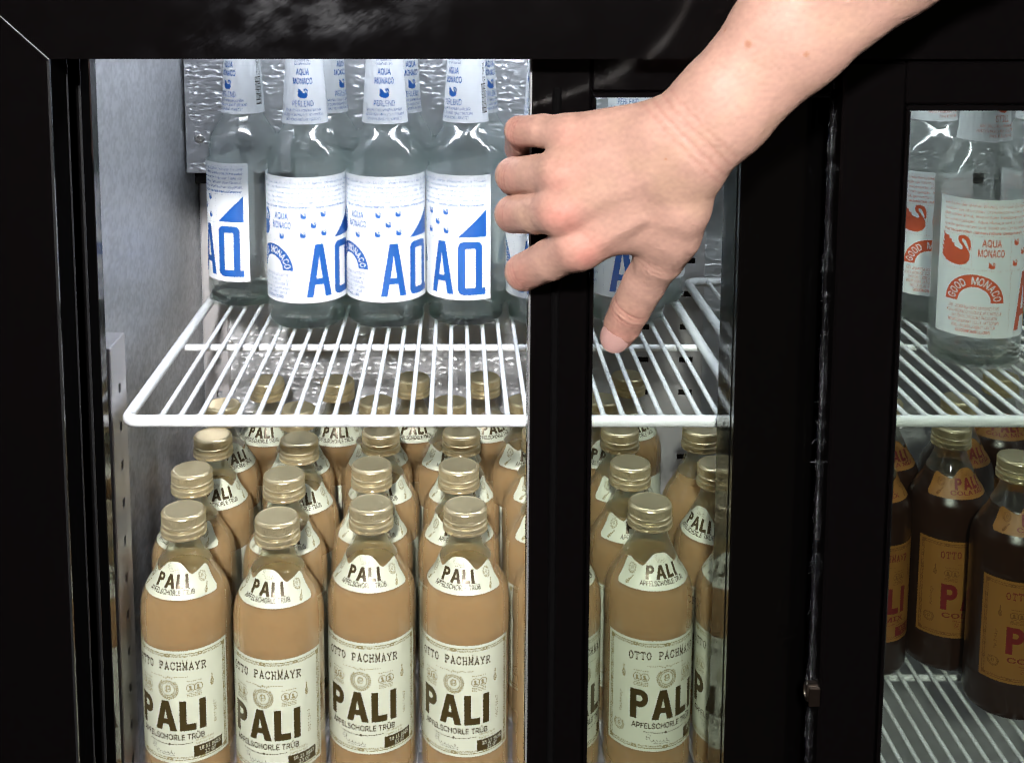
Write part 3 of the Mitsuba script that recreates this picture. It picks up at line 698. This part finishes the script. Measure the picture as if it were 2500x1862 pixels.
def make_water(kind, glass, ink, word):
    c = lambda z: np.full_like(z, WRR)
    lab, pr, wt = water_label(); nl, npn, bar = water_neck(word)
    nr = lambda z: wr(z) + .3
    KINDS[kind] = {'glass': {**shape_of(water_outer(), 'bottle_glass'), 'interior': {'type': 'ref', 'id': glass}}, 'water': {**shape_of(water_inner(), 'bottle_inside'), 'exterior': {'type': 'ref', 'id': glass}},
                   'base': shape_of(water_base(), 'base_glass'),
                   'front_label': shape_of(wrap(lab, c, .30, WRR), 'white_paper'), 'front_label__lettering': shape_of(wrap(pr, c, .40, WRR), ink),
                   'front_label__arch_lettering': shape_of(wrap(wt, c, .52, WRR), 'white_paper'),
                   'neck_label': shape_of(wrap(nl, nr, 0, 15.0), 'white_paper'), 'neck_label__lettering': shape_of(wrap(npn, nr, .1, 15.0), ink),
                   'neck_label__bar_code': shape_of(wrap(bar, nr, .1, 15.0), 'black_ink')}
make_water('water', 'green_tint', 'blue_ink', 'PERLEND')
make_water('still', 'pale_tint', 'red_ink', 'STILL')

def place(kind, name, x, y, z, turn, label, group=None, category='bottle', skip=(), neck_turn=0):
    k = new_key(name); tag(k, label, category, group)
    for pn, d in KINDS[kind].items():
        if pn in skip: continue
        a = turn + (neck_turn if pn.startswith('neck_label') else 0)
        scene[k + '__' + pn] = {**d, 'to_world': T().translate([x, y, z]).rotate([0, 0, 1], a)}
    return k

# ---------------------------------------------------------------- the bottles
ROWS = {1: [(-178.9, 31.3, -13), (-116.3, 21.9, -12), (-57.1, 40.4, -11), (5.2, 37.1, -16), (66.0, 39.1, 34), (127.6, 42.5, 18), (188.4, 40.0, -40)],
        2: [(-187.0, 91.3, -25), (-121.0, 84.0, 4), (-61.0, 99.4, 8), (1.0, 97.6, 3), (62.3, 98.8, 20), (123.3, 102.4, 18), (185.3, 100.5, -54)],
        3: [(-184.6, 151.0, 19), (-118.6, 144.0, 10), (-58.4, 159.3, -4), (2.9, 157.6, 0), (63.4, 159.8, 20), (124.2, 162.6, 27), (186.5, 163.3, 140)],
        4: [(-189.3, 211.0, 40), (-127.9, 203.8, 20), (-66.6, 219.0, 14), (-6.0, 217.5, 12), (55.0, 219.8, 20), (117.5, 222.5, 2)],
        5: [(-161.8, 265.0, -8), (-101.0, 263.5, 0), (-38.3, 272.0, 5), (22.2, 272.6, 28), (85.5, 273.0, 10), (147.0, 276.0, 18)]}
RN = {1: 'front row', 2: 'second row', 3: 'third row', 4: 'fourth row', 5: 'back row'}
CN = ['first from the left wall', 'second from the left wall', 'third from the left wall', 'fourth from the left wall', 'hidden in part behind the door stile', 'just right of the door stile', 'beside the middle post']
# keep neighbours from touching: relax the measured places a hair
pts = np.array([(x, y) for r in ROWS for x, y, _ in ROWS[r]])
for _ in range(200):
    for i in range(len(pts)):
        for j in range(i):
            dlt = pts[i] - pts[j]; L = np.hypot(*dlt)
            if L < 59.6: q = dlt / L * (59.6 - L) / 2; pts[i] += q; pts[j] -= q
i = 0
for r in ROWS:
    for c, (x, y, t) in enumerate(ROWS[r]):
        x, y = pts[i]; i += 1; t = t + 4 * (rng.random() - .5)
        skip = ('front_label__lettering', 'front_label__ornament', 'front_label__date') if r > 2 and (r > 3 or c < 6) else ()
        place('juice', 'juice_bottle', x / 1000, y / 1000, .0005, t, f'amber cloudy juice bottle with gold cap, {RN[r]}, {CN[c]}', 'cloudy juice bottles on the lower shelf', skip=skip)

ZU = 0.2613
waters = [(-174.8, 250.7, -84, -38, 'blue labelled water bottle at the left, set back near the zinc wall'), (-116.7, 192.6, -1, 2, 'blue labelled water bottle at the left end of the front row'),
          (-55.6, 194.8, -11, 2, 'blue labelled water bottle in the middle of the front row'), (6.4, 200.3, -62, -40, 'blue labelled water bottle turned to its label edge, just left of the fingers'),
          (68.6, 200.3, -52, -45, 'blue labelled water bottle partly hidden by the fingers and the door stile'), (133.3, 204.8, -40, -12, 'blue labelled water bottle behind the door glass, above the thumb'),
          (-107.0, 253.5, 150, 60, 'water bottle behind the first front one, only neck and shoulder showing'), (-46.8, 253.5, 150, 40, 'water bottle behind the middle front one, only neck and shoulder showing'),
          (15.6, 253.5, 150, 45, 'water bottle behind the one left of the fingers, only neck and shoulder showing'), (157.5, 253.0, 20, 10, 'water bottle behind the glass at the right end of the shelf, mostly behind the thumb')]
for x, y, t, nt, lab in waters:
    place('water', 'water_bottle', x / 1000, y / 1000, ZU, t + 0, lab, 'sparkling water bottles on the upper shelf', neck_turn=nt - t,
          skip=('front_label__lettering', 'front_label__arch_lettering') if y > 252 else ())
for x, y, t, nt, lab in [(366.9, 111.4, 22, 18, 'red labelled still water bottle in front, behind the right door glass'), (371.5, 210.4, 30, 24, 'red labelled still water bottle set back at the left behind the right door'), (455.0, 210.4, 20, 20, 'red labelled still water bottle at the right picture edge')]:
    place('still', 'still_water_bottle', x / 1000, y / 1000, ZU, t, lab, 'still water bottles on the upper right shelf', neck_turn=nt - t)
for x, y, t, lab in [(404.8, 112.0, 18, 'dark cola bottle with ochre label, nearest in the right compartment'), (381.0, 170.0, 20, 'dark cola bottle with ochre label, left of and behind the nearest one'), (319.6, 164.0, -6, 'dark cola bottle half hidden by the right door stile'),
                     (346.8, 219.0, 14, 'dark cola bottle behind the half hidden one'), (409.9, 224.0, 16, 'dark cola bottle showing between the two front cola bottles'), (468.3, 277.0, -8, 'dark cola bottle at the back near the right picture edge')]:
    place('cola', 'cola_bottle', x / 1000, y / 1000, .0005, t, lab, 'cola bottles on the lower right shelf')
KINDS['green'] = {'body': shape_of(lathe([(0, 0), (27, 0), (29, 4), (29, 120), (27, 132), (18, 155), (13.5, 168), (12.8, 196), (0, 196)], 64), 'green_glass'),
                  'cap': shape_of(lathe([(13.6, 188), (14.4, 188), (14.4, 200), (13.4, 202), (0, 202)], 48), 'red_cap', 35)}
for x, y, lab in [(.3300, .1620, 'green bottle with red cap under the lower right shelf, left one'), (.3980, .1680, 'green bottle with red cap under the lower right shelf, right one')]:
    place('green', 'green_bottle', x, y, -0.33, 0, lab, 'green bottles under the lower right shelf')

# ---------------------------------------------------------------- the person's hand and forearm
def surface_nets(F, h, o):
    """vertices and quads of the zero level of F on a grid of spacing h from o"""
    s = F < 0
    nx, ny, nz = F.shape
    acc = np.zeros((nx - 1, ny - 1, nz - 1, 3), np.float32); cnt = np.zeros((nx - 1, ny - 1, nz - 1), np.float32)
    sl = lambda a, n: slice(a, n - 1 + a)
    for ax in range(3):
        for p in (0, 1):
            for q in (0, 1):
                o0 = [0, 0, 0]; o1 = [0, 0, 0]
                oth = [a for a in range(3) if a != ax]
                o0[oth[0]] = o1[oth[0]] = p; o0[oth[1]] = o1[oth[1]] = q; o1[ax] = 1
                A = F[sl(o0[0], nx), sl(o0[1], ny), sl(o0[2], nz)]; B = F[sl(o1[0], nx), sl(o1[1], ny), sl(o1[2], nz)]
                m = (A < 0) != (B < 0)
                t = np.where(m, A / np.where(m, A - B, 1), 0)
                for a in range(3): acc[..., a] += np.where(m, (o0[a] + (t if a == ax else 0)), 0)
                cnt += m
    on = cnt > 0
    idx = np.full(on.shape, -1, np.int64); idx[on] = np.arange(on.sum())
    g = np.stack(np.nonzero(on), 1)
    v = (g + acc[on] / cnt[on][:, None]) * h + o
    quads = []
    for ax in range(3):
        a, b = [(1, 2), (2, 0), (0, 1)][ax]
        sA = [slice(None)] * 3; sB = [slice(None)] * 3
        sA[ax] = slice(0, -1); sB[ax] = slice(1, None)
        A, B = s[tuple(sA)], s[tuple(sB)]
        P = np.stack(np.nonzero(A != B), 1)
        lim = np.array(on.shape)
        P = P[(P[:, a] > 0) & (P[:, b] > 0) & (P[:, a] < lim[a]) & (P[:, b] < lim[b])]
        inside = A[tuple(P.T)]
        e = np.eye(3, dtype=int)
        q = np.stack([idx[tuple((P - e[a] - e[b]).T)], idx[tuple((P - e[b]).T)], idx[tuple(P.T)], idx[tuple((P - e[a]).T)]], 1)
        q = np.where(inside[:, None], q, q[:, ::-1]); quads.append(q)
    q = np.vstack(quads)[:, ::-1]; q = q[(q >= 0).all(1)]
    return v, np.vstack([q[:, [0, 1, 2]], q[:, [0, 2, 3]]])

def hand_arm():
    h = 1.0
    lo = np.array([8., -226., 322.]); hi = np.array([306., -32., 672.])
    n = np.ceil((hi - lo) / h).astype(int) + 1
    X, Y, Z = [np.arange(n[a], dtype=np.float32) * h + lo[a] for a in range(3)]
    full = lambda: np.full(n, 60.0, np.float32)
    def cone(F, a, b, ra, rb, k):
        """smooth union of F with a round cone from a to b"""
        a, b = np.asarray(a, float), np.asarray(b, float)
        pad = max(ra, rb) + 2.5 * k + 3
        l = np.maximum(((np.minimum(a, b) - pad - lo) / h).astype(int), 0); u = np.minimum(((np.maximum(a, b) + pad - lo) / h).astype(int) + 2, n)
        if (u <= l).any(): return
        x, y, z = X[l[0]:u[0], None, None] - a[0], Y[None, l[1]:u[1], None] - a[1], Z[None, None, l[2]:u[2]] - a[2]
        d = b - a; L2 = d @ d
        t = np.clip((x * d[0] + y * d[1] + z * d[2]) / max(L2, 1e-6), 0, 1)
        D = np.sqrt((x - t * d[0]) ** 2 + (y - t * d[1]) ** 2 + (z - t * d[2]) ** 2) - (ra + (rb - ra) * t)
        S = F[l[0]:u[0], l[1]:u[1], l[2]:u[2]]
        w = np.clip(0.5 + 0.5 * (S - D) / k, 0, 1)
        S[...] = S + (D - S) * w - k * w * (1 - w)
    def chain(F, ps, rs, k):
        for i in range(len(ps) - 1): cone(F, ps[i], ps[i + 1], rs[i], rs[i + 1], k)
    MCP = {'pinky': (55.4, -117, 455.5), 'ring': (51.2, -124, 438), 'middle': (50.4, -127, 419.5), 'index': (59.5, -125, 401.5)}
    BASE = {'pinky': (94.4, -142, 464), 'ring': (96, -147, 457.5), 'middle': (97.4, -147, 448.6), 'index': (99.4, -142, 437.8)}
    palm = full()
    for f, r0, r1 in (('pinky', 12.5, 10.6), ('ring', 12.5, 11.0), ('middle', 12.5, 11.4), ('index', 13, 11.8)): cone(palm, BASE[f], MCP[f], r0, r1, 7)
    chain(palm, [(66, -112, 448), (92, -128, 458)], [10, 13], 6)      # heel of the little finger side
    chain(palm, [(62, -112, 415), (98, -128, 440)], [11, 14], 6)
    # wrist and forearm: two round bones' worth of flesh side by side
    chain(palm, [(96, -146, 459), (106, -149, 464.5), (120.5, -152, 477.5), (147.8, -158, 512.7), (171.4, -165, 544.0), (204, -178, 592), (236, -186, 632)], [13.5, 15.5, 18.5, 20.5, 23, 27, 29.5], 8)
    chain(palm, [(99, -144, 444), (111.5, -149, 452), (126, -152, 469), (156.7, -158, 503), (197.4, -165, 541), (236, -178, 578), (262, -186, 606)], [14.5, 16.5, 18, 19.5, 22.5, 27, 29.5], 8)
    cone(palm, (120, -161, 486), (123, -161, 489), 6.0, 5.0, 9)             # knob of the ulna
    # thumb side: metacarpal, web and the muscle between thumb and index
    chain(palm, [(110, -145, 440), (107.5, -142, 424)], [15, 13], 7)
    chain(palm, [(107.5, -141, 424), (105.5, -133, 410), (101.5, -123, 396)], [12.5, 12.6, 10.4], 7)
    cone(palm, (68, -121, 404), (99, -133, 421), 10.5, 13, 8)
    cone(palm, (86, -126, 409), (99, -132, 412), 10, 10, 7)
    # tendons and knuckles under the skin
    for f, r in (('pinky', 3.2), ('ring', 3.4), ('middle', 3.6), ('index', 3.6)):
        m = np.array(MCP[f]); cone(palm, m + [1, -7.2, .3], m + [4, -7.4, .9], r + 1.4, r + 1.0, 7)
    cone(palm, (66, -135.0, 404), (88, -146.0, 420), 1.5, 1.4, 5)
    cone(palm, (58, -135.8, 421), (84, -148.6, 438), 1.5, 1.4, 5)
    cone(palm, (116, -157.5, 440), (101, -134.0, 403), 1.7, 1.9, 4)        # long thumb tendon
    cone(palm, (121, -153, 440), (107.5, -131.0, 403), 1.5, 1.6, 3.5)
    F = palm.copy(); S = (slice(0, 150), slice(0, None), slice(0, 165))
    J = {'pinky': ([MCP['pinky'], (43.5, -106.5, 456.3), (32.6, -91.5, 453.8), (33.0, -67, 440.5), (41, -52, 433)], [9.8, 8.6, 8.1, 7.2, 6.5]),
         'ring': ([MCP['ring'], (40.5, -108.5, 434.2), (29.6, -90.5, 430.2), (30.7, -64, 422.4), (40, -50.5, 418.8)], [11.2, 10.2, 9.7, 8.3, 7.2]),
         'middle': ([MCP['middle'], (40.0, -110.5, 414.5), (29.5, -90.5, 409.6), (30.6, -63, 402), (40.5, -50, 398.6)], [11.4, 10.4, 9.9, 8.5, 7.4]),
         'index': ([MCP['index'], (47.5, -110.5, 390.5), (35.0, -92, 378.8), (36.5, -65, 370), (46, -51.5, 367)], [11.8, 10.7, 9.9, 8.5, 7.4])}
    for f, (ps, rs) in J.items():
        G = full(); chain(G, ps, rs, 1.2)
        k = 5.0
        p_, g_ = palm[S], G[S]
        w = np.clip(0.5 + 0.5 * (p_ - g_) / k, 0, 1)
        F[S] = np.minimum(F[S], p_ + (g_ - p_) * w - k * w * (1 - w))
    G = full(); chain(G, [(104, -127, 404), (101.2, -121.5, 394.5), (95.8, -110, 378), (90.6, -99.5, 361.2), (87.8, -92.2, 350.5), (86.2, -88.4, 344.2)], [12.0, 11.6, 11.0, 10.5, 9.9, 8.8], 1.2)
    p_, g_ = palm[S], G[S]
    w = np.clip(0.5 + 0.5 * (p_ - g_) / 7, 0, 1)
    F[S] = np.minimum(F[S], p_ + (g_ - p_) * w - 7 * w * (1 - w))
    v, f = surface_nets(F, h, lo)
    m = trimesh.Trimesh(v, f, process=False)
    m = max(m.split(only_watertight=False), key=lambda q: len(q.faces))
    import scipy.sparse as sp
    e = np.asarray(m.edges_unique); k = len(m.vertices)
    A = sp.coo_matrix((np.ones(2 * len(e)), (np.r_[e[:, 0], e[:, 1]], np.r_[e[:, 1], e[:, 0]])), (k, k)).tocsr()
    A = sp.diags(1 / np.maximum(np.asarray(A.sum(1)).ravel(), 1)) @ A
    v = np.array(m.vertices)
    for i in range(12):
        v = v + .5 * (A @ v - v); v = v - .52 * (A @ v - v)
    return trimesh.Trimesh(v, m.faces, process=False)
hm = hand_arm()
if hm.volume < 0: hm = trimesh.Trimesh(hm.vertices, np.asarray(hm.faces)[:, ::-1], process=False)
hv = np.asarray(hm.vertices); hn = np.asarray(hm.vertex_normals).copy()

def seg_dist(p, a, b):
    a, b = np.asarray(a, float), np.asarray(b, float); d = b - a
    t = np.clip(((p - a) @ d) / (d @ d), 0, 1); return np.linalg.norm(p - a - t[:, None] * d, axis=1)
disp = 0.30 * (meshkit.fbm(hv / 9.0, 3, 5) - .5) + 0.10 * (meshkit.noise(hv / 2.2, 8) - .5)
lines = np.zeros(len(hv))
def crease(pts, depth, width):
    global disp
    d = np.min([seg_dist(hv, pts[i], pts[i + 1]) for i in range(len(pts) - 1)], axis=0)
    disp = disp - depth * np.exp(-(d / width) ** 2) + .35 * depth * np.exp(-((d - 2.1 * width) / (1.2 * width)) ** 2)
def ring_crease(c, axis, depth, width, half):
    """a wrinkle across the back of a joint: the plane through c across axis, on the camera side"""
    global disp, lines
    axis = np.asarray(axis, float); axis /= np.linalg.norm(axis)
    r = hv - np.asarray(c, float); s = r @ axis; near = np.linalg.norm(r - s[:, None] * axis, axis=1) < half
    side = np.clip((hn @ np.array([-.55, -1, .1])) * 2.2, 0, 1)
    bend = .9 * (meshkit.noise(hv / 3.0, 3) - .5)
    g = near * side * np.exp(-((s + bend) / width) ** 2)
    disp = disp - depth * g; lines = np.maximum(lines, g * min(1, depth / .40))
for c, ax, o in (((32.6, -91.5, 452.6), (.9, -.8, -.2), (-2.2, 0, 2.0)), ((29.6, -90.5, 430.2), (.9, -.9, -.1), (-2.2, 0, 2.1)), ((29.5, -90.5, 409.6), (.9, -.9, .1), (-2.3, -.2, 2.0)), ((35, -92, 378.8), (.9, -.8, .7), (-1.8, .6, 2.6))):
    ax = np.array(ax) / np.linalg.norm(ax)
    for q in o: ring_crease(np.array(c) + ax * q, ax, .36, .6, 13)
ta = np.array([6.3, -10.5, 17.2]); ta = ta / np.linalg.norm(ta)
for q, dp in ((5.0, .45), (2.4, .22), (-1.0, .5), (-3.0, .25)): ring_crease(np.array([91.2, -99.5, 361.2]) + ta * q, ta, dp, .7, 14)
for q in (-2, 1, 4): ring_crease(np.array([102, -123, 396]) + ta * q, ta, .12, .7, 16)
wa = np.array([.69, -.12, .72])
for q, dp in ((-9, .18), (-4.5, .24), (0.5, .2), (5, .14)): ring_crease(np.array([113, -151, 463]) + wa * q, wa, dp, 1.0, 32)
hv2 = hv + hn * disp[:, None]
# skin colour of the place itself: ruddier over knuckles and fingertips, a few moles
base = np.array([.398, .232, .182]); red = np.array([.41, .178, .142]); yel = np.array([.395, .245, .175]); mole = np.array([.30, .13, .07])
wgt = np.zeros(len(hv))
for p, r, a in (((55, -130, 456), 10, .45), ((51, -136, 438), 11, .6), ((50, -139, 419), 12, .95), ((62, -138, 400), 12, .9), ((32, -100, 452), 11, .55), ((27, -100, 430), 11, .5), ((27, -100, 410), 11, .5), ((34, -102, 378), 12, .7), ((88, -96, 346), 14, .75), ((84.5, -97, 351.5), 4.5, 1.0), ((91, -108, 362), 9, .5), ((36, -60, 440), 20, .8), ((36, -60, 400), 30, .8)):
    wgt = np.maximum(wgt, a * np.exp(-(np.linalg.norm(hv - p, axis=1) / r) ** 2))
wgt = np.clip(wgt * (.55 + .9 * meshkit.fbm(hv / 7, 3, 2)), 0, 1)
mott = meshkit.fbm(hv / 16, 3, 11)
col = base * (1 - wgt[:, None]) + red * wgt[:, None]
yw = np.clip((mott - .5) * 2.2, 0, .8)[:, None] * (1 - wgt[:, None]); col = col * (1 - yw) + yel * yw
col = col * .95 * (0.86 + .16 * meshkit.noise(hv / 1.7, 6) + .12 * meshkit.noise(hv / np.array([1.5, 5, 1.5]) + 9, 4))[:, None]
col = col * (1 - .30 * np.clip(lines, 0, 1))[:, None] * np.where(np.arange(3) == 0, 1 + .18 * np.clip(lines, 0, 1)[:, None], 1)
for p, r in (((129.7, 0, 505.8), 1.7), ((153.4, 0, 501.6), 1.3), ((122, 0, 511), .8), ((96, 0, 452), .8), ((140, 0, 530), .8)):
    i = np.argmin(np.linalg.norm(hv[:, [0, 2]] - [p[0], p[2]], axis=1) + 1e3 * (hn[:, 1] > -.1)); c = hv[i]
    w = np.exp(-(np.linalg.norm(hv - c, axis=1) / r) ** 4)[:, None]; col = col * (1 - .8 * w) + mole * .8 * w
def skin_bump(p, n, uv):
    a, b, c = p.x * 900, p.y * 900, p.z * 900
    return noise(a, b, c) * .6 + noise(a * .45 + 3, b * .45, c * .45) * 1.0
mat('skin', two({'type': 'bumpmap', 'arbitrary': {'type': 'proc', **{k: v for k, v in proc(skin_bump, 2e-4).items() if k != 'type'}}, 'scale': 0.00016,
             'bsdf': {'type': 'principled', 'base_color': {'type': 'mesh_attribute', 'name': 'vertex_color'}, 'roughness': 0.52, 'specular': 0.28, 'sheen': 0.25, 'sheen_tint': 0.6}}))
mat('nail', two({'type': 'principled', 'base_color': rgb(.47, .275, .245), 'roughness': 0.22, 'specular': 0.5}))
scene['person__hand_and_forearm'] = mikit.ply((hv2 / 1000, hm.faces), 'skin', smooth=True, color=col)
tag('person', 'right hand and bare forearm reaching in from the upper right, hooked on the door edge', 'person')

def thumb_nail():
    """a curved plate with thickness on the camera side of the thumb tip"""
    c = np.array([85.6, -89.6, 345.0]); a = np.array([-1.6, 3.9, -6.6]); a /= np.linalg.norm(a)      # towards the tip
    nn = np.array([-.34, -.93, .1]); nn = nn - (nn @ a) * a; nn /= np.linalg.norm(nn); b = np.cross(a, nn)
    us, vs = np.linspace(-1, 1, 25), np.linspace(-1, 1, 25)
    V = []
    for lift in (0.0, -0.8):
        for u in us:
            for w in vs:
                half = 1.0 if u < 0 else math.sqrt(max(0, 1 - (u * .93) ** 3))
                hb = math.sqrt(max(0, 1 - (abs(min(u, 0)) * .9) ** 4))
                ph = w * 1.05 * min(half, hb)
                R_ = 9.9 - .9 * max(u, 0) ** 2 + lift
                V.append(c + a * (u * 6.6 + .4 * (1 - w * w) * (1 if u > 0 else -1) * abs(u)) + b * R_ * math.sin(ph) * .92 + nn * (R_ * math.cos(ph) * .98))
    V = np.array(V); F, n = [], 25
    for i in range(n - 1):
        for j in range(n - 1):
            q = [i * n + j, i * n + j + 1, (i + 1) * n + j + 1, (i + 1) * n + j]
            F += [q[:3], [q[0], q[2], q[3]]]; o = n * n
            F += [[q[2] + o, q[1] + o, q[0] + o], [q[3] + o, q[2] + o, q[0] + o]]
    return V / 1000, np.array(F)[:, ::-1]
scene['person__thumbnail'] = mikit.ply(thumb_nail(), 'nail', smooth=True)
